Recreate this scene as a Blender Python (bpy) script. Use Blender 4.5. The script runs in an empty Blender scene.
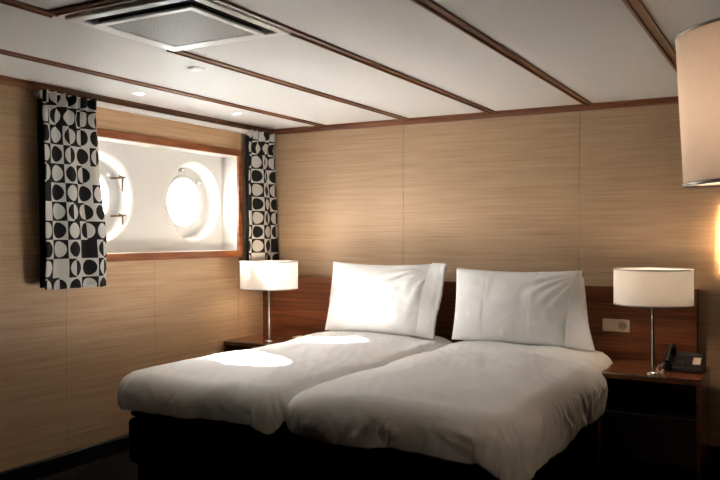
import bpy, bmesh, math, random
from mathutils import Vector, Matrix, noise
random.seed(4)
PI = math.pi
sc = bpy.context.scene
COL = sc.collection

# ------------------------------------------------------------------ materials
def new_mat(name):
    m = bpy.data.materials.new(name); m.use_nodes = True
    nt = m.node_tree
    return m, nt, nt.nodes['Principled BSDF']

def plain(name, col, rough=.6, metal=0, spec=.5, bump=0, bscale=400, coat=0):
    m, nt, b = new_mat(name)
    b.inputs['Base Color'].default_value = (*col, 1)
    b.inputs['Roughness'].default_value = rough
    b.inputs['Metallic'].default_value = metal
    b.inputs['Specular IOR Level'].default_value = spec
    b.inputs['Coat Weight'].default_value = coat
    tc = nt.nodes.new('ShaderNodeTexCoord')
    n = nt.nodes.new('ShaderNodeTexNoise'); n.inputs['Scale'].default_value = bscale; n.inputs['Detail'].default_value = 3
    nt.links.new(tc.outputs['Object'], n.inputs['Vector'])
    mx = nt.nodes.new('ShaderNodeMix'); mx.data_type = 'RGBA'; mx.blend_type = 'MULTIPLY'
    mx.inputs[0].default_value = .12
    mx.inputs[6].default_value = (*col, 1)
    nt.links.new(n.outputs['Fac'], mx.inputs[7])
    nt.links.new(mx.outputs[2], b.inputs['Base Color'])
    if bump:
        bp = nt.nodes.new('ShaderNodeBump'); bp.inputs['Strength'].default_value = bump; bp.inputs['Distance'].default_value = .002
        nt.links.new(n.outputs['Fac'], bp.inputs['Height']); nt.links.new(bp.outputs['Normal'], b.inputs['Normal'])
    return m

def wood(name, dark, mid, light, scale, rough=.45, fine=(1, 1, 1), spec=.4, coat=0, mixf=.62):
    m, nt, b = new_mat(name)
    tc = nt.nodes.new('ShaderNodeTexCoord')
    def ns(sc_, det, dist):
        mp = nt.nodes.new('ShaderNodeMapping'); mp.inputs['Scale'].default_value = sc_
        n = nt.nodes.new('ShaderNodeTexNoise'); n.inputs['Scale'].default_value = 1
        n.inputs['Detail'].default_value = det; n.inputs['Distortion'].default_value = dist
        nt.links.new(tc.outputs['Object'], mp.inputs['Vector']); nt.links.new(mp.outputs['Vector'], n.inputs['Vector'])
        return n
    a = ns(scale, 6, .3)
    f = ns(tuple(s * q for s, q in zip(scale, fine)), 3, 0)
    mx = nt.nodes.new('ShaderNodeMix'); mx.data_type = 'FLOAT'; mx.inputs[0].default_value = mixf
    nt.links.new(a.outputs['Fac'], mx.inputs[2]); nt.links.new(f.outputs['Fac'], mx.inputs[3])
    r = nt.nodes.new('ShaderNodeValToRGB')
    e = r.color_ramp.elements
    e[0].position = .30; e[0].color = (*dark, 1)
    e[1].position = .70; e[1].color = (*light, 1)
    k = e.new(.5); k.color = (*mid, 1)
    nt.links.new(mx.outputs[0], r.inputs['Fac']); nt.links.new(r.outputs['Color'], b.inputs['Base Color'])
    b.inputs['Roughness'].default_value = rough
    b.inputs['Specular IOR Level'].default_value = spec
    b.inputs['Coat Weight'].default_value = coat; b.inputs['Coat Roughness'].default_value = .15
    return m

OAK_D, OAK_M, OAK_L = (.35, .218, .124), (.47, .318, .193), (.56, .400, .256)
oak_x = wood('oak_veneer_back', OAK_D, OAK_M, OAK_L, (1.0, 2, 42), .5, (2.6, 1, 4.5), .3)
oak_y = wood('oak_veneer_side', (.40, .235, .122), (.52, .335, .190), (.61, .415, .252), (2, 1.0, 42), .5, (1, 2.6, 4.5), .3)
walnut = wood('walnut_headboard', (.065, .018, .007), (.16, .048, .017), (.28, .092, .034), (1.3, 3, 16), .38, (2, 1, 5), .4)
night_wood = wood('nightstand_veneer', (.085, .026, .010), (.18, .058, .022), (.28, .10, .04), (3, 26, 26), .22, (2, 3, 3), .5, .3)
frame_wood = wood('window_frame_wood', (.17, .052, .018), (.25, .080, .028), (.33, .115, .042), (8, 4, 30), .35)
strip_wood = wood('ceiling_strip_wood', (.13, .045, .018), (.20, .075, .030), (.27, .105, .044), (30, 2, 30), .35)
strip_wood_x = wood('ceiling_edge_wood', (.11, .036, .015), (.17, .058, .023), (.23, .082, .034), (2, 30, 30), .35)
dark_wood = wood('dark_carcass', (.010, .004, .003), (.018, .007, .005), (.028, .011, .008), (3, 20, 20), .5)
ceil_m = plain('ceiling_panel', (.74, .725, .70), .55, bump=.05, bscale=300)
hull_m = plain('white_hull_paint', (.82, .80, .77), .4, bump=.04, bscale=120)
linen = plain('white_linen', (.86, .845, .825), .9, spec=.1, bump=.12, bscale=900)
blackcloth = plain('black_bed_fabric', (.007, .0065, .007), .9, spec=.1, bump=.3, bscale=700)
carpet = plain('charcoal_carpet', (.014, .012, .012), 1, spec=.05, bump=.6, bscale=500)
chrome = plain('brushed_chrome', (.62, .60, .58), .18, 1)
alu = plain('aluminium_edge', (.45, .42, .40), .35, 1)
brass = plain('brass', (.26, .17, .085), .35, 1)
blackp = plain('black_plastic', (.010, .010, .011), .35)
greyp = plain('grey_key_plastic', (.035, .035, .037), .5)
cream = plain('cream_plastic', (.72, .62, .47), .4)
cream_shaded = plain('shaded_socket_well', (.38, .31, .22), .5)  # darker cream paints in the shade of the socket recess
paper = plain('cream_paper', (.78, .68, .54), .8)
whitep = plain('white_plastic', (.90, .89, .87), .35)
slot_shade = plain('slot_shade_black', (.012, .011, .010), .8)  # near-black colour stands for the shade inside the air unit's slots
steel = plain('painted_ring', (.80, .79, .77), .25, 0, .6)

def shade_mat(name, col, mixf=.45):
    m, nt, b = new_mat(name)
    nt.nodes.remove(b)
    d = nt.nodes.new('ShaderNodeBsdfDiffuse'); t = nt.nodes.new('ShaderNodeBsdfTranslucent')
    tc = nt.nodes.new('ShaderNodeTexCoord'); mp = nt.nodes.new('ShaderNodeMapping'); mp.inputs['Scale'].default_value = (250, 250, 40)
    n = nt.nodes.new('ShaderNodeTexNoise'); n.inputs['Scale'].default_value = 1
    mx2 = nt.nodes.new('ShaderNodeMix'); mx2.data_type = 'RGBA'; mx2.blend_type = 'MULTIPLY'; mx2.inputs[0].default_value = .12
    mx2.inputs[6].default_value = (*col, 1)
    nt.links.new(tc.outputs['Object'], mp.inputs['Vector']); nt.links.new(mp.outputs['Vector'], n.inputs['Vector'])
    nt.links.new(n.outputs['Fac'], mx2.inputs[7])
    nt.links.new(mx2.outputs[2], d.inputs['Color']); nt.links.new(mx2.outputs[2], t.inputs['Color'])
    mx = nt.nodes.new('ShaderNodeMixShader'); mx.inputs[0].default_value = mixf
    nt.links.new(d.outputs[0], mx.inputs[1]); nt.links.new(t.outputs[0], mx.inputs[2])
    nt.links.new(mx.outputs[0], nt.nodes['Material Output'].inputs['Surface'])
    return m
shade_m = shade_mat('lampshade_fabric', (.86, .83, .79))
shade_warm = shade_mat('floor_lampshade_fabric', (.88, .81, .75), .35)
sconce_m = shade_mat('opal_sconce_glass', (.9, .86, .78), .6)

def glass_mat():
    m, nt, b = new_mat('clear_glass'); nt.nodes.remove(b)
    tr = nt.nodes.new('ShaderNodeBsdfTransparent'); tr.inputs['Color'].default_value = (.97, .98, .98, 1)
    g = nt.nodes.new('ShaderNodeBsdfGlossy'); g.inputs['Roughness'].default_value = .02
    fr = nt.nodes.new('ShaderNodeFresnel'); fr.inputs['IOR'].default_value = 1.25
    mx = nt.nodes.new('ShaderNodeMixShader')
    nt.links.new(fr.outputs[0], mx.inputs[0]); nt.links.new(tr.outputs[0], mx.inputs[1]); nt.links.new(g.outputs[0], mx.inputs[2])
    nt.links.new(mx.outputs[0], nt.nodes['Material Output'].inputs['Surface'])
    return m
glass = glass_mat()

def emit(name, col, s):
    m, nt, b = new_mat(name)
    b.inputs['Base Color'].default_value = (.8, .8, .8, 1)
    b.inputs['Emission Color'].default_value = (*col, 1); b.inputs['Emission Strength'].default_value = s
    return m

def grille_mat():
    m, nt, b = new_mat('perforated_grille')
    tc = nt.nodes.new('ShaderNodeTexCoord')
    v = nt.nodes.new('ShaderNodeTexVoronoi'); v.inputs['Scale'].default_value = 110; v.inputs['Randomness'].default_value = .15
    nt.links.new(tc.outputs['Object'], v.inputs['Vector'])
    r = nt.nodes.new('ShaderNodeValToRGB'); r.color_ramp.elements[0].position = .2; r.color_ramp.elements[1].position = .5
    r.color_ramp.elements[0].color = (.05, .045, .04, 1); r.color_ramp.elements[1].color = (.42, .405, .385, 1)
    nt.links.new(v.outputs['Distance'], r.inputs['Fac']); nt.links.new(r.outputs['Color'], b.inputs['Base Color'])
    b.inputs['Roughness'].default_value = .5
    return m
grille_m = grille_mat()
bulb_bed = emit('bedside_bulb_glow', (1, .78, .58), 20)
bulb_corner = emit('corner_bulb_glow', (1, .76, .52), 20)
bulb_floor = emit('floor_lamp_bulb_glow', (1, .78, .58), 22)
bulb_sconce = emit('sconce_bulb_glow', (1, .72, .42), 34)

def curtain_mat(cell=.104):
    """black and white squares holding circles, some of them split in halves; laid out on the cloth's own UVs (metres)"""
    m, nt, b = new_mat('retro_circle_print')
    N, L = nt.nodes, nt.links
    uv = N.new('ShaderNodeUVMap'); sep = N.new('ShaderNodeSeparateXYZ'); L.new(uv.outputs['UV'], sep.inputs[0])
    def mth(op, a, bb=None, c=None):
        n = N.new('ShaderNodeMath'); n.operation = op
        for i, v in enumerate((a, bb, c)):
            if v is None: continue
            if isinstance(v, (int, float)): n.inputs[i].default_value = v
            else: L.new(v, n.inputs[i])
        return n.outputs[0]
    u = mth('DIVIDE', sep.outputs['X'], cell * 1.02); v = mth('DIVIDE', sep.outputs['Y'], cell)
    iu, iv = mth('FLOOR', u), mth('FLOOR', v)
    fu, fv = mth('FRACT', u), mth('FRACT', v)
    par = mth('MODULO', mth('ADD', mth('ADD', iu, iv), 100), 2)
    dx, dy = mth('SUBTRACT', fu, .5), mth('SUBTRACT', fv, .5)
    d = mth('SQRT', mth('ADD', mth('MULTIPLY', dx, dx), mth('MULTIPLY', dy, dy)))
    inc = mth('LESS_THAN', d, .42)
    cv = N.new('ShaderNodeCombineXYZ'); L.new(iu, cv.inputs[0]); L.new(iv, cv.inputs[1])
    wn = N.new('ShaderNodeTexWhiteNoise'); wn.noise_dimensions = '2D'; L.new(cv.outputs[0], wn.inputs['Vector'])
    split = mth('MULTIPLY', mth('GREATER_THAN', wn.outputs['Value'], .62), mth('GREATER_THAN', fu, .5))
    solid = mth('LESS_THAN', wn.outputs['Value'], .08)
    inc2 = mth('MULTIPLY', inc, mth('SUBTRACT', 1, solid))
    t = mth('MODULO', mth('ADD', mth('ADD', par, inc2), split), 2)
    mx = N.new('ShaderNodeMix'); mx.data_type = 'RGBA'
    mx.inputs[6].default_value = (.46, .44, .41, 1); mx.inputs[7].default_value = (.010, .009, .009, 1)
    L.new(t, mx.inputs[0]); L.new(mx.outputs[2], b.inputs['Base Color'])
    b.inputs['Roughness'].default_value = .85; b.inputs['Specular IOR Level'].default_value = .15
    return m
curtain_m = curtain_mat()
lining_m = plain('dark_curtain_lining', (.02, .018, .017), .9)

# ------------------------------------------------------------------ helpers
def empty(name, loc, label, cat, group=None, rotz=0):
    o = bpy.data.objects.new(name, None); COL.objects.link(o)
    o.location = loc; o.rotation_euler = (0, 0, rotz); o.empty_display_size = .1
    return tag(o, label, cat, group)

def tag(o, label=None, cat=None, group=None, kind=None):
    if label: o['label'] = label
    if cat: o['category'] = cat
    if group: o['group'] = group
    if kind: o['kind'] = kind
    return o

def link(name, bm, mat, parent=None, smooth=False, angle=None):
    bmesh.ops.recalc_face_normals(bm, faces=bm.faces[:])
    me = bpy.data.meshes.new(name); bm.to_mesh(me); bm.free()
    for m in (mat if isinstance(mat, (list, tuple)) else [mat]): me.materials.append(m)
    o = bpy.data.objects.new(name, me); COL.objects.link(o)
    if parent: o.parent = parent
    if smooth:
        for p in me.polygons: p.use_smooth = True
        if angle: me.set_sharp_from_angle(angle=math.radians(angle))
    return o

def struct(o, label=None):
    o['kind'] = 'structure'
    if label: o['label'] = label
    return o

def box(bm, x0, x1, y0, y1, z0, z1, bev=0, seg=2, mat=None):
    r = bmesh.ops.create_cube(bm, size=1)
    M = Matrix.Translation(((x0 + x1) / 2, (y0 + y1) / 2, (z0 + z1) / 2)) @ Matrix.Diagonal((x1 - x0, y1 - y0, z1 - z0, 1))
    vs = r['verts']
    bmesh.ops.transform(bm, matrix=M, verts=vs)
    if bev:
        es = list({e for v in vs for e in v.link_edges})
        bmesh.ops.bevel(bm, geom=es, offset=bev, segments=seg, profile=.5, affect='EDGES')
    if mat: bmesh.ops.transform(bm, matrix=mat, verts=vs if not bev else bm.verts[:])

def rbox(bm, x0, x1, y0, y1, z0, z1, rp, re):
    """a slab with round plan corners (rp) and soft top and bottom edges (re)"""
    rows = []
    for k in range(-4, 5):
        t = abs(k) / 4; ins = 0 if abs(k) == 0 else re * (1 - math.cos(t * PI / 2))
        z = (z0 + re - re * math.sin(-k / 4 * PI / 2)) if k < 0 else (z1 - re + re * math.sin(k / 4 * PI / 2))
        row = []
        for cx, cy, a0 in ((x1 - rp, y1 - rp, 0), (x0 + rp, y1 - rp, 1), (x0 + rp, y0 + rp, 2), (x1 - rp, y0 + rp, 3)):
            for q in range(7):
                a = (a0 + q / 6) * PI / 2
                row.append(bm.verts.new((cx + (rp - ins) * math.cos(a), cy + (rp - ins) * math.sin(a), z)))
        rows.append(row)
    n = len(rows[0])
    for A, B in zip(rows, rows[1:]):
        for k in range(n): bm.faces.new((A[k], A[(k + 1) % n], B[(k + 1) % n], B[k]))
    bm.faces.new(rows[0][::-1]); bm.faces.new(rows[-1])

def lathe(bm, prof, seg=40, M=None, closed=False):
    rows = []
    for r, z in prof:
        if r < 1e-6:
            v = bm.verts.new((0, 0, z)); rows.append([v])
        else:
            rows.append([bm.verts.new((r * math.cos(2 * PI * k / seg), r * math.sin(2 * PI * k / seg), z)) for k in range(seg)])
    allv = [v for r in rows for v in r]
    pairs = list(zip(rows, rows[1:]))
    if closed: pairs.append((rows[-1], rows[0]))
    for a, b_ in pairs:
        for k in range(seg):
            q = (k + 1) % seg
            if len(a) == 1 and len(b_) == 1: continue
            if len(a) == 1: bm.faces.new((a[0], b_[k], b_[q]))
            elif len(b_) == 1: bm.faces.new((a[k], a[q], b_[0]))
            else: bm.faces.new((a[k], a[q], b_[q], b_[k]))
    if M: bmesh.ops.transform(bm, matrix=M, verts=allv)

def tube(bm, pts, r, seg=8):
    pts = [Vector(p) for p in pts]; rows = []
    for i, p in enumerate(pts):
        t = (pts[min(i + 1, len(pts) - 1)] - pts[max(i - 1, 0)]).normalized()
        up = Vector((0, 0, 1)) if abs(t.z) < .9 else Vector((1, 0, 0))
        a = t.cross(up).normalized(); b_ = t.cross(a)
        rr = r[i] if isinstance(r, (list, tuple)) else r
        rows.append([bm.verts.new(p + rr * (math.cos(2 * PI * k / seg) * a + math.sin(2 * PI * k / seg) * b_)) for k in range(seg)])
    for A, B in zip(rows, rows[1:]):
        for k in range(seg): bm.faces.new((A[k], A[(k + 1) % seg], B[(k + 1) % seg], B[k]))
    bm.faces.new(rows[0]); bm.faces.new(rows[-1])

def prism(bm, poly, axis, a0, a1):
    """poly: 2D outline; axis 'x' or 'y': extruded along it (poly gives the other horizontal axis and z)"""
    def P(p, a): return (a, p[0], p[1]) if axis == 'x' else (p[0], a, p[1])
    A = [bm.verts.new(P(p, a0)) for p in poly]; B = [bm.verts.new(P(p, a1)) for p in poly]
    n = len(poly)
    for k in range(n): bm.faces.new((A[k], A[(k + 1) % n], B[(k + 1) % n], B[k]))
    bm.faces.new(A); bm.faces.new(B[::-1])

def copy_tree(o, parent=None):
    c = o.copy(); COL.objects.link(c)
    if parent: c.parent = parent
    for ch in list(o.children): copy_tree(ch, c)
    return c

def sstep(a, b_, x):
    t = min(1, max(0, (x - a) / (b_ - a))); return t * t * (3 - 2 * t)
def nz(x, y, z=0): return noise.noise(Vector((x, y, z)))

# ------------------------------------------------------------------ room
XL, XR, YB, YF, H = -3.62, 1.35, 5.0, -1.3, 2.15
HY0, HY1, HZ0, HZ1 = 3.06, 4.585, 1.214, 1.908      # window opening in the left wall
XH = -3.76                                          # plane of the white hull plate

bm = bmesh.new(); box(bm, XL - .1, XR + .1, YF - .1, YB + .1, -.08, 0)
struct(link('floor', bm, carpet), 'charcoal carpet floor around the bed')
bm = bmesh.new(); box(bm, XL - .1, XR + .1, YF - .1, YB + .1, H, H + .08)
struct(link('ceiling', bm, ceil_m), 'off-white panelled cabin ceiling')

# back wall: 1.22 m wide veneer panels with thin joints
bm = bmesh.new()
edges = [-3.70, -2.46, -1.215, .03, 1.275, 1.45]
for a, b_ in zip(edges, edges[1:]): box(bm, a + .0012, b_ - .0012, YB, YB + .02, 0, H, .0008, 1)
box(bm, XL - .1, XR + .1, YB + .018, YB + .1, 0, H)
struct(link('wall_back', bm, oak_x), 'light oak veneer wall behind the beds')
# left wall around the window opening
bm = bmesh.new()
W0 = XL - .02
def lw(y0, y1, z0, z1):
    box(bm, W0, XL, y0 + .001, y1 - .001, z0, z1, .0008, 1)
    box(bm, XL - .12, W0 + .001, y0 - .001, y1 + .001, z0, z1)
for y0, y1 in ((-1.4, .06), (.06, 1.28), (1.28, 2.51)): lw(y0, y1, 0, H)
A0, A1, B0, B1 = HY0 - .016, HY1 + .016, HZ0 - .016, HZ1 + .016
lw(2.51, A0, 0, H)
lw(A0, 3.74, 0, B0); lw(3.74, A1, 0, B0)
lw(A0, A1, B1, H)
lw(A1, YB + .02, 0, H)
struct(link('wall_left', bm, oak_y), 'light oak veneer wall with the window')
bm = bmesh.new(); box(bm, XR, XR + .1, YF - .1, YB, 0, H); struct(link('wall_right', bm, dark_wood))
bm = bmesh.new(); box(bm, XL, XR, YF - .1, YF, 0, H); struct(link('wall_front', bm, dark_wood))

bm = bmesh.new(); prism(bm, [(XL, 0), (XL + .014, 0), (XL + .014, .085), (XL + .009, .095), (XL, .095)], 'y', YF, 4.9)
struct(link('baseboard_left', bm, blackp), 'dark baseboard')
bm = bmesh.new(); prism(bm, [(YB, 0), (YB - .014, 0), (YB - .014, .085), (YB - .009, .095), (YB, .095)], 'x', -.5, XR)
struct(link('baseboard_back', bm, dark_wood))

# ceiling trims
bm = bmesh.new(); prism(bm, [(XL, H), (XL + .030, H), (XL + .030, H - .022), (XL + .024, H - .026), (XL + .018, H - .044), (XL, H - .044)], 'y', YF, YB)
struct(link('trim_1', bm, strip_wood), 'brown trim where the left wall meets the ceiling')
bm = bmesh.new(); prism(bm, [(YB, H), (YB - .030, H), (YB - .030, H - .020), (YB - .024, H - .024), (YB - .018, H - .040), (YB, H - .040)], 'x', XL + .03, XR)
struct(link('trim_2', bm, strip_wood_x), 'brown trim where the back wall meets the ceiling')
def strip_profile(c, w=.052, d=.010):
    h = w / 2
    return [(c - h, H), (c - h, H - d), (c - h + .013, H - d - .003), (c - h + .016, H - .003), (c + h - .016, H - .003), (c + h - .013, H - d - .003), (c + h, H - d), (c + h, H)]
n = 3
for xs in (-3.115, -2.43, -1.79, -1.155, -.515, .135, .785):
    bm = bmesh.new()
    if n == 4:                     # this strip is interrupted by the air unit
        prism(bm, strip_profile(xs), 'y', YF, 1.99); prism(bm, strip_profile(xs), 'y', 2.611, YB - .028)
    else: prism(bm, strip_profile(xs), 'y', YF, YB - .028)
    struct(link('trim_%d' % n, bm, strip_wood), 'brown grooved ceiling strip'); n += 1
bm = bmesh.new(); prism(bm, strip_profile(1.965, .05), 'x', -2.405, -1.815)
struct(link('trim_%d' % n, bm, strip_wood_x), 'short brown cross strip beside the ceiling air unit')

# ------------------------------------------------------------------ window with the hull plate
win = bpy.data.objects.new('window_1', None); COL.objects.link(win); win.location = (XL, (HY0 + HY1) / 2, HZ0)
struct(win, 'wood-framed window recess with white hull plate')
def wpart(name, bm, mat, **k):
    o = link(name, bm, mat, **k); o.parent = win; o.matrix_parent_inverse = Matrix.Translation(-win.location); return o
PY = (3.41, 4.28); PZ = 1.563; PR = .273
bm = bmesh.new()   # mitred wooden frame round the opening
fw, ft = .048, .018
o_ = [(HY0 - fw, HZ0 - fw), (HY1 + fw, HZ0 - fw), (HY1 + fw, HZ1 + fw), (HY0 - fw, HZ1 + fw)]
i_ = [(HY0, HZ0), (HY1, HZ0), (HY1, HZ1), (HY0, HZ1)]
def ring4(pts, x): return [bm.verts.new((x, p[0], p[1])) for p in pts]
g = .004
oo = [(p[0] + (g if k in (0, 3) else -g), p[1] + (g if k < 2 else -g)) for k, p in enumerate(o_)]
ii = [(p[0] - (g if k in (0, 3) else -g), p[1] - (g if k < 2 else -g)) for k, p in enumerate(i_)]
rings = [ring4(o_, XL), ring4(o_, XL + ft - g), ring4(oo, XL + ft), ring4(ii, XL + ft), ring4(i_, XL + ft - g), ring4(i_, XL - .002)]
for A, B in zip(rings, rings[1:] + rings[:1]):
    for k in range(4): bm.faces.new((A[k], A[(k + 1) % 4], B[(k + 1) % 4], B[k]))
wpart('window_frame', bm, frame_wood)
bm = bmesh.new()   # white reveals
box(bm, XH - .02, XL, HY0 - .015, HY0, HZ0 - .015, HZ1 + .015)
box(bm, XH - .02, XL, HY1, HY1 + .015, HZ0 - .015, HZ1 + .015)
box(bm, XH - .02, XL, HY0, HY1, HZ0 - .015, HZ0)
box(bm, XH - .02, XL, HY0, HY1, HZ1, HZ1 + .015)
wpart('reveal', bm, hull_m)
bm = bmesh.new()   # hull plate with two round openings
mid = sum(PY) / 2
for (y0, y1, c) in ((HY0, mid, PY[0]), (mid, HY1, PY[1])):
    angs = [2 * PI * k / 96 for k in range(96)]
    cor = [math.atan2(z - PZ, y - c) % (2 * PI) for y in (y0, y1) for z in (HZ0, HZ1)]
    for q in cor:
        k = min(range(96), key=lambda j: abs(((angs[j] - q + PI) % (2 * PI)) - PI)); angs[k] = q
    I, O, I2, O2 = [], [], [], []
    for a in angs:
        ca, sa = math.cos(a), math.sin(a)
        ts = []
        if ca > 1e-6: ts.append((y1 - c) / ca)
        if ca < -1e-6: ts.append((y0 - c) / ca)
        if sa > 1e-6: ts.append((HZ1 - PZ) / sa)
        if sa < -1e-6: ts.append((HZ0 - PZ) / sa)
        t = min(ts)
        for lst, r, x in ((I, PR + .012, XH), (O, t, XH), (I2, PR, XH - .012), (O2, t, XH - .02)):
            lst.append(bm.verts.new((x, c + r * ca, PZ + r * sa)))
    for A, B in ((O, I), (I, I2), (I2, O2)):
        for k in range(96): bm.faces.new((A[k], A[(k + 1) % 96], B[(k + 1) % 96], B[k]))
bmesh.ops.remove_doubles(bm, verts=bm.verts[:], dist=1e-5)
wpart('hull_plate', bm, hull_m)
for f in bpy.data.objects['hull_plate'].data.polygons: f.use_smooth = False

# portholes: local x points into the room, origin at the middle of the opening
TOX = Matrix.Rotation(PI / 2, 4, 'Y')     # lathe axis z -> x
def porthole(loc, label):
    t = empty('porthole', loc, label, 'porthole', 'portholes in the white hull plate')
    bm = bmesh.new()
    lathe(bm, [(PR, -.010), (.269, -.055), (.256, -.100), (.243, -.108), (.178, -.112), (.178, -.130), (.290, -.130), (.290, -.013)], 72, TOX, True)
    link('recess', bm, hull_m, t, True, 35)
    bm = bmesh.new()
    prof = [(.179 + .014 * math.cos(a), -.110 + .014 * math.sin(a)) for a in [2 * PI * k / 14 for k in range(14)]]
    lathe(bm, prof, 72, TOX, True); link('glass_ring', bm, steel, t, True)
    bm = bmesh.new(); lathe(bm, [(0, -.116), (.177, -.116), (.177, -.121), (0, -.121)], 64, TOX); link('glass_pane', bm, glass, t)
    for k, (y, z) in enumerate(((-.035, .228), (.155, .150), (-.10, -.20))):
        bm = bmesh.new()
        box(bm, -.112, -.084, y - .016, y + .016, z - .012, z + .012, .005)
        lathe(bm, [(0, -.084), (.009, -.084), (.009, -.072), (0, -.070)], 12, Matrix.Translation((0, y, z)) @ TOX)
        link('lug', bm, steel, t, True, 40)
    bm = bmesh.new()
    for yy in (-.047, -.023):
        box(bm, -.108, -.075, yy - .004, yy + .004, .216, .246, .002)
    tube(bm, [(-.086, -.055, .236), (-.086, -.015, .236)], .005)
    o = link('hinge', bm, chrome, t)
    return t
p1 = porthole((XH, PY[0], PZ), 'round porthole half covered by the curtain, with two brass screw clamps')
p2 = porthole((XH, PY[1], PZ), 'round white-rimmed porthole in full view beside the corner curtain')
for dz in (.128, -.115):
    bm = bmesh.new()
    y, z = .222, dz
    tube(bm, [(-.108, y - .03, z), (-.03, y - .005, z + .003)], .006, 10)
    tube(bm, [(-.032, y - .032, z + .014), (-.028, y - .005, z + .002), (-.026, y + .022, z + .008)], [.004, .007, .004], 10)
    tube(bm, [(-.028, y - .006, z), (-.026, y - .008, z - .04), (-.024, y - .012, z - .085)], [.006, .005, .004], 10)
    link('screw_clamp', bm, brass, p1, True)

# ------------------------------------------------------------------ curtains and track
bm = bmesh.new(); box(bm, -3.578, -3.554, 2.82, 4.955, 2.080, 2.105, .003)
for y in (2.84, 3.82, 4.94): box(bm, -3.592, -3.555, y - .012, y + .012, 2.085, 2.104)
box(bm, -3.62, -3.59, 2.823, 4.94, 2.084, 2.103)
tag(link('curtain_track', bm, whitep), 'long white curtain track under the ceiling above the window', 'curtain track')

def curtain(y0t, y1t, y0b, y1b, x, label, seed, cloth_w, folds):
    t = empty('curtain', (x, (y0t + y1t) / 2, 1.03), label, 'curtain', 'black and white circle-print curtains')
    zt, zb = 2.096, 1.03
    NU, NV = 220, 60
    bm = bmesh.new(); uvl = bm.loops.layers.uv.new('UVMap')
    V = []; UV = {}
    for j in range(NV + 1):
        v = j / NV; z = zt + (zb - zt) * v
        g = sstep(.0, .3, v)
        row = []
        ya, yb_ = y0t + (y0b - y0t) * sstep(.1, .9, v), y1t + (y1b - y1t) * sstep(.1, .9, v)
        pin = math.exp(-((v - .115) / .03) ** 2)
        for i in range(NU + 1):
            u = i / NU
            ph = 2 * PI * folds * u
            uu = u + .006 * nz(u * 9, v * 2, seed)
            pleat = .020 * math.sin(ph * 2.5) * (1 - g) * (1 - .75 * pin)
            fold = (.008 + .005 * g) * math.sin(2 * PI * folds * uu + seed + .6 * v) + .007 * math.sin(2 * PI * folds * .47 * u + 2 * seed)
            sag = .012 * nz(u * 5, v * 6, seed + 3)
            px = x + fold * (.6 + .4 * g) + pleat + sag * g - .006 * pin
            py = ya + (yb_ - ya) * u + .002 * math.cos(2 * PI * folds * uu * 2 + seed) * g
            pz = z + (.005 * nz(u * 6, seed) if j == NV else 0) + (.006 * math.sin(ph * 2.5) * (1 if j == 0 else 0))
            vert = bm.verts.new(Vector((px, py, pz)) - t.location)
            UV[vert] = (u * cloth_w + seed * .03, v * (zt - zb) + .035)
            row.append(vert)
        V.append(row)
    for j in range(NV):
        for i in range(NU):
            f = bm.faces.new((V[j][i], V[j][i + 1], V[j + 1][i + 1], V[j + 1][i]))
            for l in f.loops: l[uvl].uv = UV[l.vert]
    o = link('printed_cloth', bm, [curtain_m, lining_m], t, True)
    md = o.modifiers.new('thickness', 'SOLIDIFY'); md.thickness = .005; md.offset = 0
    bm = bmesh.new(); G = []      # dark lining hanging behind the print, showing along the near edge
    for j in range(31):
        v = j / 30; ya, yb_ = y0t + (y0b - y0t) * sstep(.1, .9, v), y1t + (y1b - y1t) * sstep(.1, .9, v)
        G.append([bm.verts.new(Vector((x - .033 + .008 * math.sin(i * .9 + seed) - .02 * (1 - min(1, i / 6)), ya + (-.004 if ya < 4 else .0) + (yb_ - ya) * .03 + (yb_ - ya) * i / 30, 2.06 - 1.02 * v)) - t.location) for i in range(31)])
    for j in range(30):
        for i in range(30): bm.faces.new((G[j][i], G[j][i + 1], G[j + 1][i + 1], G[j + 1][i]))
    o = link('lining', bm, lining_m, t, True)
    md = o.modifiers.new('thickness', 'SOLIDIFY'); md.thickness = .003; md.offset = 0
    # heading tape with hooks into the track
    k = int((y1t - y0t) / .055)
    for q in range(k + 1):
        y = y0t + .012 + (y1t - y0t - .03) * q / k
        bm = bmesh.new(); box(bm, x - .022, x - .016, y - .003, y + .003, 2.060, 2.081)
        for vv in bm.verts: vv.co -= t.location
        link('curtain_hook', bm, whitep, t)
    return t
curtain(2.80, 3.175, 2.815, 3.25, -3.520, 'long black and white circle-print curtain hiding half a porthole', 1.3, .48, 2.3)
curtain(4.60, 4.90, 4.61, 4.95, -3.517, 'narrow black and white circle-print curtain in the room corner above the lamp', 2.4, .315, 1.8)

# ------------------------------------------------------------------ ceiling air unit
AX0, AX1, AY0, AY1 = -2.415, -1.785, 2.025, 2.61
ac = empty('ceiling_air_unit', ((AX0 + AX1) / 2, (AY0 + AY1) / 2, H), 'square white ceiling air conditioning cassette with grey centre grille', 'air conditioner')
hw, hd = (AX1 - AX0) / 2, (AY1 - AY0) / 2
def frame_ring(bm, outs):
    """outs: loops (hx, hy, z) joined one after the other, all round the square, with mitred corners"""
    R_ = [[bm.verts.new((sx * hx, sy * hy, z)) for sx, sy in ((-1, -1), (1, -1), (1, 1), (-1, 1))] for hx, hy, z in outs]
    for A, B in zip(R_, R_[1:] + R_[:1]):
        for k in range(4): bm.faces.new((A[k], A[(k + 1) % 4], B[(k + 1) % 4], B[k]))
Z_ = -.016
bm = bmesh.new()
frame_ring(bm, [(hw, hd, 0), (hw, hd, Z_ + .004), (hw - .004, hd - .004, Z_), (hw - .040, hd - .040, Z_), (hw - .042, hd - .042, Z_ + .004), (hw - .042, hd - .042, 0)])
link('outer_frame', bm, whitep, ac)
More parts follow.
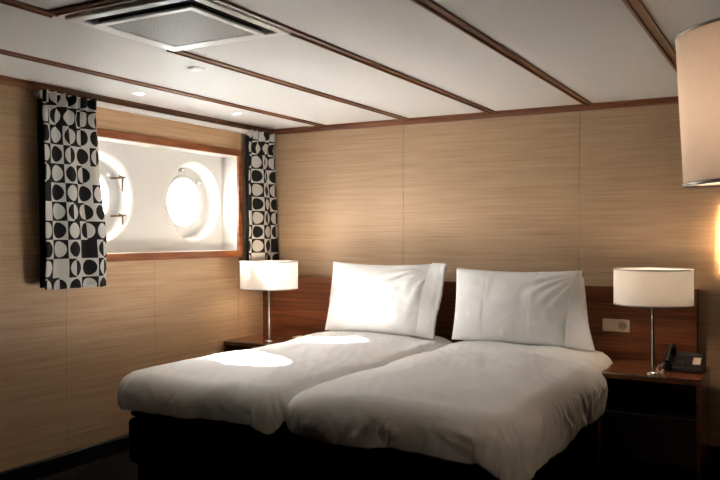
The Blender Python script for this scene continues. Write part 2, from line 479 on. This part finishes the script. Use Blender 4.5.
bm = bmesh.new(); box(bm, -hw + .041, hw - .041, -hd + .041, hd - .041, -.008, -.0005); link('slot_shade_plate', bm, slot_shade, ac)  # shallow plate painted black as the shade in the slots
a, b_ = hw - .074, hd - .074
bm = bmesh.new(); box(bm, -a + .012, a - .012, -b_ + .012, b_ - .012, -.021, -.007); link('gap_shade_box', bm, slot_shade, ac)  # black box so the gap above the inner frame looks shaded
bm = bmesh.new(); frame_ring(bm, [(a, b_, -.020), (a, b_, -.026), (a - .003, b_ - .003, -.028), (a - .028, b_ - .028, -.028), (a - .031, b_ - .031, -.025), (a - .031, b_ - .031, -.020)])
link('inner_frame', bm, whitep, ac)
bm = bmesh.new(); box(bm, -a + .028, a - .028, -b_ + .030, b_ - .030, -.026, -.021); link('grille', bm, grille_m, ac)
for ang, L_, o_x in ((0, hd - .05, hw), (PI, hd - .05, hw), (PI / 2, hw - .05, hd), (-PI / 2, hw - .05, hd)):
    bm = bmesh.new()
    prism(bm, [(o_x - .074, -.009), (o_x - .056, -.014), (o_x - .056, -.013), (o_x - .072, -.008)], 'y', -L_, L_)
    bmesh.ops.rotate(bm, verts=bm.verts[:], cent=(0, 0, 0), matrix=Matrix.Rotation(ang, 3, 'Z'))
    link('air_flap', bm, slot_shade, ac)

# ------------------------------------------------------------------ ceiling downlights and speaker disc
lens_m = emit('lit_downlight_lens', (1, .86, .66), 5)
def downlight(x, y, label):
    t = empty('downlight', (x, y, H), label, 'downlight', 'lit ceiling downlights over the window')
    bm = bmesh.new(); lathe(bm, [(.026, -.0005), (.040, -.0005), (.040, -.004), (.034, -.006), (.026, -.003)], 32, None, True); link('trim_ring', bm, whitep, t, True, 40)
    bm = bmesh.new(); lathe(bm, [(0, -.002), (.027, -.002), (.027, -.0008), (0, -.0008)], 32); link('lens', bm, lens_m, t)
    return t
DL = [(-3.345, 3.33), (-3.315, 4.20)]
downlight(*DL[0], 'small lit ceiling downlight above the long left curtain')
downlight(*DL[1], 'small lit ceiling downlight near the corner curtain')
bm = bmesh.new(); lathe(bm, [(0, -.012), (.028, -.011), (.040, -.006), (.044, 0), (0, 0)], 36, Matrix.Translation((-2.60, 2.97, H)))
tag(link('ceiling_sensor', bm, whitep, smooth=True, angle=40), 'small unlit white disc on the ceiling near the air unit', 'sensor')

# ------------------------------------------------------------------ headboard and socket
hb = empty('headboard', (-2.07, YB - .001, 0), 'wide glossy walnut headboard panel behind both beds', 'headboard')
bm = bmesh.new()
for a, b_ in ((-1.548, -.374), (-.374, .374), (.374, 1.55)): box(bm, a + .0008, b_ - .0008, -.10, -.078, .12, 1.012, .0015, 1)
link('veneer_panel', bm, walnut, hb)
bm = bmesh.new(); box(bm, -1.546, 1.546, -.078, 0, 0, 1.008); link('backing', bm, dark_wood, hb)

sk = empty('wall_socket', (-.972, 4.90, .778), 'cream double socket plate on the headboard beside the right pillow', 'socket')
bm = bmesh.new(); box(bm, -.079, .079, -.010, 0, -.038, .038, .004); link('plate', bm, cream, sk, True, 40)
bm = bmesh.new(); lathe(bm, [(.026, 0), (.026, .004), (.021, .005), (.020, .001), (0, .001)], 32, Matrix.Translation((.040, -.0100, 0)) @ Matrix.Rotation(PI / 2, 4, 'X'))
o = link('socket_outlet', bm, cream_shaded, sk, True, 40)
bm = bmesh.new()
for dx in (-.0095, .0095): lathe(bm, [(0, .0017), (.0035, .0017), (.0035, .0005)], 12, Matrix.Translation((.040 + dx, -.010, 0)) @ Matrix.Rotation(PI / 2, 4, 'X'))
link('pin_holes', bm, blackp, o)
bm = bmesh.new(); box(bm, -.062, -.018, -.014, -.0095, -.024, .024, .003); link('rocker_switch', bm, cream, sk)

# ------------------------------------------------------------------ beds
def make_bed(loc, label):
    t = empty('bed', loc, label, 'bed', 'two single beds pushed together')
    w, l = .478, 2.05
    bm = bmesh.new(); box(bm, -w + .03, w - .03, .06, l - .04, 0, .19); link('plinth', bm, blackcloth, t)
    bm = bmesh.new(); rbox(bm, -w, w, 0, l, .188, .405, .05, .02); link('box_spring', bm, blackcloth, t, True, 50)
    bm = bmesh.new(); rbox(bm, -w, w, 0, l, .412, .580, .09, .03)
    mt = link('mattress', bm, blackcloth, t, True, 50)
    bm = bmesh.new()
    for z in (.432, .560):
        pts = []
        for cx, cy, a0 in ((w - .09, l - .09, 0), (-w + .09, l - .09, 1), (-w + .09, .09, 2), (w - .09, .09, 3)):
            pts += [(cx + .093 * math.cos((a0 + q / 6) * PI / 2), cy + .093 * math.sin((a0 + q / 6) * PI / 2), z) for q in range(7)]
        tube(bm, pts + [pts[0]], .006, 6)
    link('piping', bm, blackcloth, mt, True)
    return t
BY = 2.835
b1 = make_bed((-2.470, BY, 0), 'black upholstered single bed base nearer the window wall')
b2 = copy_tree(b1); b2.location = (-1.485, BY, 0); b2['label'] = 'black upholstered single bed base beside the nightstand with the telephone'

def make_duvet(cx, w_l, w_r, drop_l, drop_r, label, seed, head=4.76, foot=2.745, drop_f=.20):
    """sheet coordinates run over the mattress and over its edges; the overhang rolls down round a soft edge"""
    t = bpy.data.objects.new
    R = .112
    NX, NY = 190, 300
    s0, s1 = -w_l - drop_l, w_r + drop_r
    t0, t1 = foot - drop_f, head
    bm = bmesh.new(); rows = []
    ztop = .655
    for j in range(NY + 1):
        ty = t0 + (t1 - t0) * j / NY
        row = []
        for i in range(NX + 1):
            sx = s0 + (s1 - s0) * i / NX
            nar = .072 * sstep(4.15, 4.42, ty) if drop_r > .1 else 0        # narrower beside the nightstand
            sd = 1 if sx > 0 else -1
            wx = (w_r - nar if sd > 0 else w_l); dr = (drop_r * (1 - .75 * sstep(4.15, 4.42, ty)) if sd > 0 else drop_l)
            Rc = (.18 if (sd > 0 and drop_r > .1) else .15)
            sxx = sx * (wx + dr) / (w_r + drop_r if sd > 0 else w_l + drop_l)
            qx, qy = abs(sxx) - (wx - Rc), foot + Rc - ty
            x, y, ex, ey, e = sxx, ty, 0, 0, 0
            if qx > 0 or qy > 0:
                qx, qy = max(0, qx), max(0, qy)
                EX, EY = Rc + dr, Rc + drop_f
                th = math.atan2(qy / EY, qx / EX); rho = max(qx / EX, qy / EY)
                tot = rho * (EX * math.cos(th) ** 2 + EY * math.sin(th) ** 2 + (.050 if sd > 0 else .0) * math.sin(2 * th) ** 2)
                hyp = math.hypot(qx, qy); dx_, dy_ = sd * qx / hyp, -qy / hyp
                rad = min(tot, Rc - R); e = max(0, tot - (Rc - R))
                x = sd * min(abs(sxx), wx - Rc) + dx_ * rad; y = max(ty, foot + Rc) + dy_ * rad
                ex, ey = dx_, -dy_
            z = ztop
            inx = min(1, max(0, min(sx + w_l, w_r - sx)) / .34)
            z += .030 * sstep(0, 1, inx) * sstep(foot, foot + .35, ty) - .012
            z += .016 * nz(sx * 2.6 + seed, ty * 2.2, seed) + .007 * nz(sx * 6 + seed, ty * 5, seed + 5)
            z += .0035 * nz(sx * 22 + ty * 9, ty * 7 - sx * 4, seed + 9)
            dirx, diry = ex, -ey
            if e > 1e-6:
                Lq = R * PI / 2
                if e < Lq:
                    a = e / R; out, dn = R * math.sin(a), R * (1 - math.cos(a))
                else:
                    k = e - Lq; out, dn = R - .7 * k * k, R + k
            # puffed bulge and gathers that deepen towards the hem
                per = -(ty - foot - R) if (abs(ey) < 1e-6 and ex > 0) else (.55 + w_r - sx if abs(ex) < 1e-6 else (math.atan2(ey, ex) * .35 if ex > 0 and ey > 0 else (.55 + w_r + w_l + math.atan2(-ex, ey) * .35 if ey > 0 else 1.1 + w_r + w_l + ty - foot)))
                m = sstep(.03, .20, e)
                wr = nz(per * 4, e * 3.0, seed + 2) * .018 + nz(per * 13 + 9 * e + 2.5 * nz(per * 4, e * 6, 7), e * 6, seed + 4) * .013 + nz(per * 30 - 14 * e + 2 * nz(per * 6, e * 5, 3), e * 9, seed + 6) * .006
                out += wr * m
                dn += .020 * nz(per * 4, seed + 8) * sstep(.12, .3, e)
                x += dirx * out; y += diry * out; z -= dn
            # quilting dents near the edges
            row.append(bm.verts.new((x, y, z)))
        rows.append(row)
    for j in range(NY):
        for i in range(NX):
            bm.faces.new((rows[j][i], rows[j][i + 1], rows[j + 1][i + 1], rows[j + 1][i]))
    for v in bm.verts: v.co -= Vector((0, foot, .6))
    o = link('duvet', bm, linen, None, True)
    o.location = (cx, foot, .6)
    md = o.modifiers.new('thickness', 'SOLIDIFY'); md.thickness = .012; md.offset = -1
    return tag(o, label, 'duvet', 'white single duvets')
make_duvet(-2.455, .545, .51, .09, .05, 'plump white duvet lit by two sun patches near the window wall', 1.7, drop_f=.115)
make_duvet(-1.465, .525, .582, .05, .20, 'plump white duvet drooping at its corner near the right nightstand', 6.2, drop_f=.13, foot=2.76)

# ------------------------------------------------------------------ pillows
def make_pillow(loc, W, Hh, T, lean, rz, label, seed, flap, sag, creases=()):
    t = empty('pillow', loc, label, 'pillow', 'white pillows leaning on the headboard', rz)
    N_, K = 70, 54
    bm = bmesh.new(); F, Bk = [], []
    def outline(u, v):
        x = u * W / 2 * (1 - .035 * (1 - abs(u)) - .03 * (1 - v * v) * 0) * (1 - .03 * (1 - v * v)) * (1 + .045 * v)
        h = (v + 1) / 2 * Hh
        h -= .020 * (1 - u * u) * max(0, v)           # top edge sinks between the corners
        return x, h
    def th(u, v):
        a = max(0, 1 - abs(u) ** 2.6) ** .55; b_ = max(0, 1 - abs(v) ** 2.4) ** .55
        return T / 2 * a * b_
    for j in range(K + 1):
        v = -1 + 2 * j / K; fr, br = [], []
        for i in range(N_ + 1):
            u = -1 + 2 * i / N_
            x, h = outline(u, v); d = th(u, v)
            edge = max(abs(u), abs(v))
            wr = .010 * nz(x * 7, h * 7, seed) + .005 * nz(x * 18 + h * 9, h * 16 - x * 10, seed + 2)
            # diagonal gathers running to the upper end corner
            q = Vector((u - 1, (v - .9) * .75)); rr = q.length
            ang = math.atan2(q.y, q.x)
            wr += .009 * math.sin(ang * 19 + 3 * nz(u * 2, v * 2, seed)) * math.exp(-((rr - .45) / .33) ** 2)
            wr += .004 * math.sin(u * 40 + seed) * sstep(.6, 1, v) * nz(u * 4, seed)
            for cu in creases: wr -= .006 * math.exp(-((u - cu) / .012) ** 2) - .003 * math.exp(-((u - cu - .03) / .015) ** 2)
            y = -d - wr * min(1, d / (T * .18))
            fr.append(bm.verts.new((x, y, h)))
            br.append(fr[-1] if edge > .9999 else bm.verts.new((x, d, h)))
        F.append(fr); Bk.append(br)
    for j in range(K):
        for i in range(N_):
            bm.faces.new((F[j][i], F[j][i + 1], F[j + 1][i + 1], F[j + 1][i]))
            q = (Bk[j][i], Bk[j + 1][i], Bk[j + 1][i + 1], Bk[j][i + 1])
            if len(set(q)) == 4:
                try: bm.faces.new(q)
                except ValueError: pass
    M = Matrix.Rotation(-lean, 4, 'X')
    bm.transform(M)
    link('pillow_body', bm, linen, t, True)
    # the open end of the pillowcase, a loose double layer past the filling
    bm = bmesh.new(); FR, BR = [], []
    NU, NV = 22, 40
    for j in range(NV + 1):
        v = -1 + 2 * j / NV; a, b_ = [], []
        for i in range(NU + 1):
            s = i / NU
            x0, h0 = outline(1, v)
            ln = flap * (1 - .08 * v) + sag * (1 - v) / 2
            x = x0 * (.93 + 0 * v) + s * (ln + x0 * .07)
            h = h0 - s * sag * .35 * (v + 1) / 2 - s * .010
            d0 = th(.93, v) * (1 - s) + .010
            wob = .016 * s * math.sin(h0 * 17 + seed) + .008 * nz(h0 * 14, s * 3, seed) * s
            a.append(bm.verts.new((x, -d0 + wob, h))); b_.append(bm.verts.new((x, d0 * .8 + wob, h)))
        FR.append(a); BR.append(b_)
    for G in (FR, BR):
        for j in range(NV):
            for i in range(NU): bm.faces.new((G[j][i], G[j][i + 1], G[j + 1][i + 1], G[j + 1][i]))
    for i in range(NU):
        bm.faces.new((FR[0][i], FR[0][i + 1], BR[0][i + 1], BR[0][i])); bm.faces.new((FR[NV][i], FR[NV][i + 1], BR[NV][i + 1], BR[NV][i]))
    bm.transform(M)
    fl = link('pillowcase_flap', bm, linen, t, True, 60)
    md = fl.modifiers.new('thickness', 'SOLIDIFY'); md.thickness = .003; md.offset = 0
    return t
make_pillow((-2.50, 4.60, .668), .77, .50, .19, math.radians(20), math.radians(0), 'smooth white pillow on the bed nearer the window, brightly lit', 3.1, .085, .0)
make_pillow((-1.545, 4.59, .668), .78, .475, .19, math.radians(20), math.radians(0), 'creased white pillow with a sagging open end beside the cream socket', 8.4, .012, .13, (-.42, .33))

# ------------------------------------------------------------------ nightstands
def make_night(loc, label):
    t = empty('nightstand', loc, label, 'nightstand', 'matching wooden nightstands')
    w, d = .262, .485           # half width, depth (front at -d)
    bm = bmesh.new(); box(bm, -w, w, -d + .003, 0, .540, .570, .001, 1); link('top', bm, night_wood, t)
    bm = bmesh.new(); box(bm, -w, w, -d, -d + .003, .563, .5705); box(bm, w, w + .002, -d, 0, .563, .5705)
    link('edge_strip', bm, alu, t)['label'] = 'thin metal edge strip'
    for s in (-1, 1):
        bm = bmesh.new(); x = s * (w - .010); box(bm, x - .010, x + .010, -d + .004, 0, .06, .540); link('side_panel', bm, night_wood, t)
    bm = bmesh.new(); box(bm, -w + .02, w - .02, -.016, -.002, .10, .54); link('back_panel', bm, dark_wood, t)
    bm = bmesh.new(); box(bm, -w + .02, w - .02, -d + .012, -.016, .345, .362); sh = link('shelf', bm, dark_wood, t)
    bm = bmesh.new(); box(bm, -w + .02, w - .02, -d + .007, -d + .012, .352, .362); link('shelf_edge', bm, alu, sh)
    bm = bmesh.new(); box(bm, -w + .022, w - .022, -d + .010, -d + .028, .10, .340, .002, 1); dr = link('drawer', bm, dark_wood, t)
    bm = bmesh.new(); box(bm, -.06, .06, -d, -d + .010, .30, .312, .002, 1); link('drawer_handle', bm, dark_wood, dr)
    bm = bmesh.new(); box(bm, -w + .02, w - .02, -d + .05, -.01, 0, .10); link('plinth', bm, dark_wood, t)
    return t
ns1 = make_night((-3.345, 4.895, 0), 'wooden nightstand in the window corner, partly hidden by the bed')
ns2 = copy_tree(ns1); ns2.location = (-.712, 4.895, 0); ns2['label'] = 'dark wooden nightstand with the black telephone on top'

# ------------------------------------------------------------------ bedside lamps
def make_lamp(loc, label, bulb):
    t = empty('table_lamp', loc, label, 'lamp', 'matching bedside lamps with drum shades')
    bm = bmesh.new(); lathe(bm, [(0, 0), (.034, 0), (.034, .006), (.030, .010), (.012, .012), (0, .012)], 32); link('base', bm, chrome, t, True, 40)
    bm = bmesh.new(); lathe(bm, [(0, .008), (.0085, .008), (.0085, .47), (.006, .49), (0, .49)], 20); link('pole', bm, chrome, t, True, 40)
    bm = bmesh.new(); lathe(bm, [(.0115, .428), (.0155, .43), (.0155, .475), (.0115, .478)], 20, None, True); link('bulb_holder', bm, whitep, t, True, 40)
    bm = bmesh.new(); lathe(bm, [(0, .492), (.014, .48), (.026, .51), (.028, .522), (.018, .540), (0, .546)], 20); link('bulb', bm, bulb, t, True, 40)
    R, z0, z1 = .205, .378, .568
    bm = bmesh.new(); lathe(bm, [(R, z0), (R, z1), (R - .002, z1), (R - .002, z0)], 72, None, True); sh = link('lamp_shade', bm, shade_m, t, True, 40)
    bm = bmesh.new()
    for z in (z0, z1):
      bm = bmesh.new(); lathe(bm, [(R + .0015 + .003 * math.cos(a) - .002, z + .004 * math.sin(a)) for a in [2 * PI * k / 8 for k in range(8)]], 72, None, True)
      link('shade_rim', bm, alu, sh, True)
    for k in range(3):
        a = k * 2 * PI / 3 + .4
        bm = bmesh.new(); tube(bm, [(.009 * math.cos(a), .009 * math.sin(a), .425), (R * .998 * math.cos(a), R * .998 * math.sin(a), z0 + .004)], .002, 6); link('shade_spoke', bm, alu, sh, True)
    return t
l1 = make_lamp((-3.287, 4.525, .5705), 'white drum-shade lamp on the nightstand in the window corner', bulb_corner)
l2 = make_lamp((-.698, 4.50, .5705), 'white drum-shade lamp beside the black telephone', bulb_bed)

bm = bmesh.new(); box(bm, -3.27, -3.11, 4.79, 4.885, .5705, .5745, .001, 1)  # thin cream slab laid as a pale patch on the nightstand top
tag(link('cream_patch', bm, paper), 'thin cream patch lying on the corner nightstand behind the lamp', 'cream_patch')
bm = bmesh.new(); box(bm, -.652, -.634, 4.455, 4.490, .571, .595, .005); box(bm, -.649, -.637, 4.462, 4.480, .594, .602, .003)
tube(bm, [(-.643, 4.49, .578), (-.650, 4.53, .5745), (-.680, 4.56, .5742), (-.70, 4.64, .5742), (-.71, 4.80, .5742)], .003, 6)
tag(link('cord_switch', bm, cream, smooth=True, angle=40), 'small cream cord switch at the foot of the lamp beside the telephone', 'switch')

# ------------------------------------------------------------------ telephone
ph = empty('telephone', (-.575, 4.70, .5705), 'black desk telephone with a cream label on the right nightstand', 'telephone')
bm = bmesh.new()
prism(bm, [(-.10, 0), (.10, 0), (.10, .085), (.085, .09), (-.095, .028), (-.10, .02)], 'x', -.035, .115)
prism(bm, [(-.10, 0), (.10, 0), (.10, .070), (.085, .075), (-.095, .018), (-.10, .012)], 'x', -.095, -.035)
bmesh.ops.bevel(bm, geom=bm.edges[:], offset=.003, segments=2, affect='EDGES')
link('phone_body', bm, blackp, ph, True, 35)
sl = math.atan2(.062, .18)
PM = Matrix.Translation((0, -.095, .028)) @ Matrix.Rotation(sl, 4, 'X')
def on_face(bm): bm.transform(PM)
for r in range(4):
    for c in range(3):
        bm = bmesh.new(); x, y = -.012 + c * .020, .035 + r * .020
        box(bm, x - .007, x + .007, y - .006, y + .006, -.002, .005, .0015, 1); on_face(bm)
        link('key', bm, greyp, ph)
bm = bmesh.new(); box(bm, .058, .098, .045, .125, -.001, .0015); on_face(bm); link('label_card', bm, paper, ph)['label'] = 'cream label card'
bm = bmesh.new(); box(bm, -.02, .10, .140, .170, -.001, .002); on_face(bm); link('display', bm, greyp, ph)
bm = bmesh.new()
prof = []
for k in range(21):
    s = k / 20; y = -.105 + .21 * s
    z = .052 + .066 * s + .030 * math.sin(PI * s)
    prof.append(((-.066, y, z), .016 - .003 * math.sin(PI * s)))
tube(bm, [p for p, _ in prof], [r for _, r in prof], 14)
for s in (0, 1):
    c = Vector((-.066, -.088 + .176 * s, .034 + .060 * s))
    lathe(bm, [(0, -.018), (.022, -.018), (.027, -.010), (.027, .010), (.020, .024), (0, .028)], 24, Matrix.Translation(c) @ Matrix.Rotation(sl, 4, 'X'))
hs = link('handset', bm, blackp, ph, True, 50)
bm = bmesh.new()
pts = []
for k in range(161):
    s = k / 160; a = s * 2 * PI * 20
    base = Vector((-.090 - .010 * math.sin(PI * s), -.10 + .16 * s, .012 - .0 * s))
    pts.append(base + Vector((.006 * math.cos(a), 0, .006 * math.sin(a))))
tube(bm, pts, .0018, 5); link('coiled_cord', bm, blackp, ph, True)

# ------------------------------------------------------------------ wall sconce at the right edge
sn = empty('wall_sconce', (-.290, YB, 1.30), 'lit wall sconce with a tall pale shade on the back wall', 'wall lamp')
bm = bmesh.new(); box(bm, -.05, .05, -.014, 0, -.15, .15, .003); link('back_plate', bm, chrome, sn)
bm = bmesh.new()
def half(r, z): return [(r * math.copysign(abs(math.cos(PI + PI * k / 28)) ** .45, math.cos(PI + PI * k / 28)), -r * abs(math.sin(PI * k / 28)) ** .45 * .95 - .012, z) for k in range(29)]
R0, Z0, Z1 = .115, -.205, .205
A = [bm.verts.new(p) for p in half(R0, Z0)]; B = [bm.verts.new(p) for p in half(R0, Z1)]
A2 = [bm.verts.new(p) for p in half(R0 - .003, Z0)]; B2 = [bm.verts.new(p) for p in half(R0 - .003, Z1)]
for k in range(28):
    for P, Q in ((A, B), (B, B2), (B2, A2), (A2, A)): bm.faces.new((P[k], P[k + 1], Q[k + 1], Q[k]))
for k in (0, 28): bm.faces.new((A[k], B[k], B2[k], A2[k]))
link('shade', bm, sconce_m, sn, True, 40)
for z0_ in (Z0 - .004, Z1 - .006):
    bm = bmesh.new()
    P_ = [bm.verts.new((p[0], p[1], z0_)) for p in half(R0 + .002, 0)]; Q_ = [bm.verts.new((p[0], p[1], z0_ + .010)) for p in half(R0 + .002, 0)]
    bm.faces.new(P_); bm.faces.new(Q_[::-1])
    for k in range(29): bm.faces.new((P_[k], P_[(k + 1) % 29], Q_[(k + 1) % 29], Q_[k]))
    link('light_stop_cap', bm, chrome, sn)  # opaque caps added to stop the bulb lighting the wall below
bm = bmesh.new(); lathe(bm, [(0, -.09), (.012, -.085), (.014, 0), (.012, .085), (0, .09)], 16, Matrix.Translation((0, -.055, 0)))
link('bulb', bm, bulb_sconce, sn, True)
bm = bmesh.new(); tube(bm, [(0, -.012, -.098), (0, -.045, -.1), (0, -.055, -.098), (0, -.055, -.088)], .007); link('bulb_holder', bm, chrome, sn, True)

# ------------------------------------------------------------------ floor lamp close to the camera
fl = empty('floor_lamp', (-.070, 2.347, 0), 'tall floor lamp with a large pale drum shade close to the camera', 'lamp')
bm = bmesh.new(); lathe(bm, [(0, 0), (.15, 0), (.15, .012), (.14, .018), (.015, .024), (0, .024)], 48); link('base', bm, chrome, fl, True, 40)
bm = bmesh.new(); lathe(bm, [(0, .02), (.011, .02), (.011, 1.60), (0, 1.60)], 20); link('pole', bm, chrome, fl, True, 40)
bm = bmesh.new(); lathe(bm, [(0, 1.602), (.016, 1.61), (.03, 1.65), (.032, 1.68), (.02, 1.71), (0, 1.72)], 20); link('bulb', bm, bulb_floor, fl, True)
rs, za, zb = .223, 1.472, 1.872
# the shade sits a little askew on its pole
TILT = Matrix.Translation((0, 0, 1.672)) @ Matrix.Rotation(math.radians(3.2), 4, Vector((.49, -.8716, 0))) @ Matrix.Translation((0, 0, -1.672))
bm = bmesh.new(); lathe(bm, [(rs, za), (rs, zb), (rs - .003, zb), (rs - .003, za)], 96, TILT, True); sh = link('lamp_shade', bm, shade_warm, fl, True, 40)
for z in (za, zb):
    bm = bmesh.new(); lathe(bm, [(rs - .0015 + .004 * math.cos(a), z + .005 * math.sin(a)) for a in [2 * PI * k / 8 for k in range(8)]], 96, TILT, True)
    link('shade_rim', bm, alu, sh, True)
for k in range(3):
    a = k * 2 * PI / 3 + 1.2
    bm = bmesh.new(); tube(bm, [(.009 * math.cos(a), .009 * math.sin(a), 1.58), (rs * math.cos(a), rs * math.sin(a), za)], .0025, 6); bm.transform(TILT)
    link('shade_spoke', bm, alu, sh, True)

# ------------------------------------------------------------------ light
def lamp(name, kind, loc, energy, col, **k):
    l = bpy.data.lights.new(name, kind); l.energy = energy; l.color = col
    for a, v in k.items(): setattr(l, a, v)
    o = bpy.data.objects.new(name, l); COL.objects.link(o); o.location = loc; return o
sun = lamp('sun', 'SUN', (-8, 4, 6), 42, (1, .97, .93), angle=math.radians(2.0))
d = Vector((1.28, -.085, -.885))
sun.rotation_euler = d.to_track_quat('-Z', 'Y').to_euler()
for (x, y) in DL:
    s = lamp('downlight_bulb', 'SPOT', (x, y, H - .012), 1.3, (1, .80, .56), spot_size=math.radians(110), spot_blend=.8, shadow_soft_size=.025)


w = bpy.data.worlds.new('sky'); sc.world = w; w.use_nodes = True
bg = w.node_tree.nodes['Background']; bg.inputs['Strength'].default_value = 13
wt = w.node_tree; wc = wt.nodes.new('ShaderNodeTexCoord'); wsx = wt.nodes.new('ShaderNodeSeparateXYZ'); wr_ = wt.nodes.new('ShaderNodeValToRGB')
wm = wt.nodes.new('ShaderNodeMath'); wm.operation = 'MULTIPLY_ADD'; wm.inputs[1].default_value = .5; wm.inputs[2].default_value = .5
wt.links.new(wc.outputs['Generated'], wsx.inputs[0]); wt.links.new(wsx.outputs['Z'], wm.inputs[0]); wt.links.new(wm.outputs[0], wr_.inputs['Fac'])
wt.links.new(wr_.outputs['Color'], bg.inputs['Color'])      # bright hazy sky over a darker sea
we = wr_.color_ramp.elements
we[0].position = .30; we[0].color = (.20, .22, .23, 1); k_ = we.new(.485); k_.color = (.62, .63, .62, 1); we[2].position = .50; we[2].color = (1, .985, .965, 1)
for y in PY:
    p = lamp('porthole_portal', 'AREA', (XH - .15, y, PZ), 1, (1, 1, 1), shape='DISK', size=.42)
    p.rotation_euler = Vector((1, 0, 0)).to_track_quat('-Z', 'Y').to_euler(); p.data.cycles.is_portal = True

# ------------------------------------------------------------------ camera
cam = bpy.data.cameras.new('camera'); co = bpy.data.objects.new('camera', cam); COL.objects.link(co)
co.location = (0, 0, 1.32); co.rotation_euler = (PI / 2, 0, math.radians(29.36))
cam.lens = 782 / 720 * 36; cam.sensor_width = 36; cam.shift_y = -4 / 720
cam.clip_start = .05
sc.camera = co
vs = sc.view_settings
vs.view_transform = 'Standard'; vs.look = 'None'; vs.gamma = 1; vs.use_curve_mapping = False; vs.exposure = 2.42
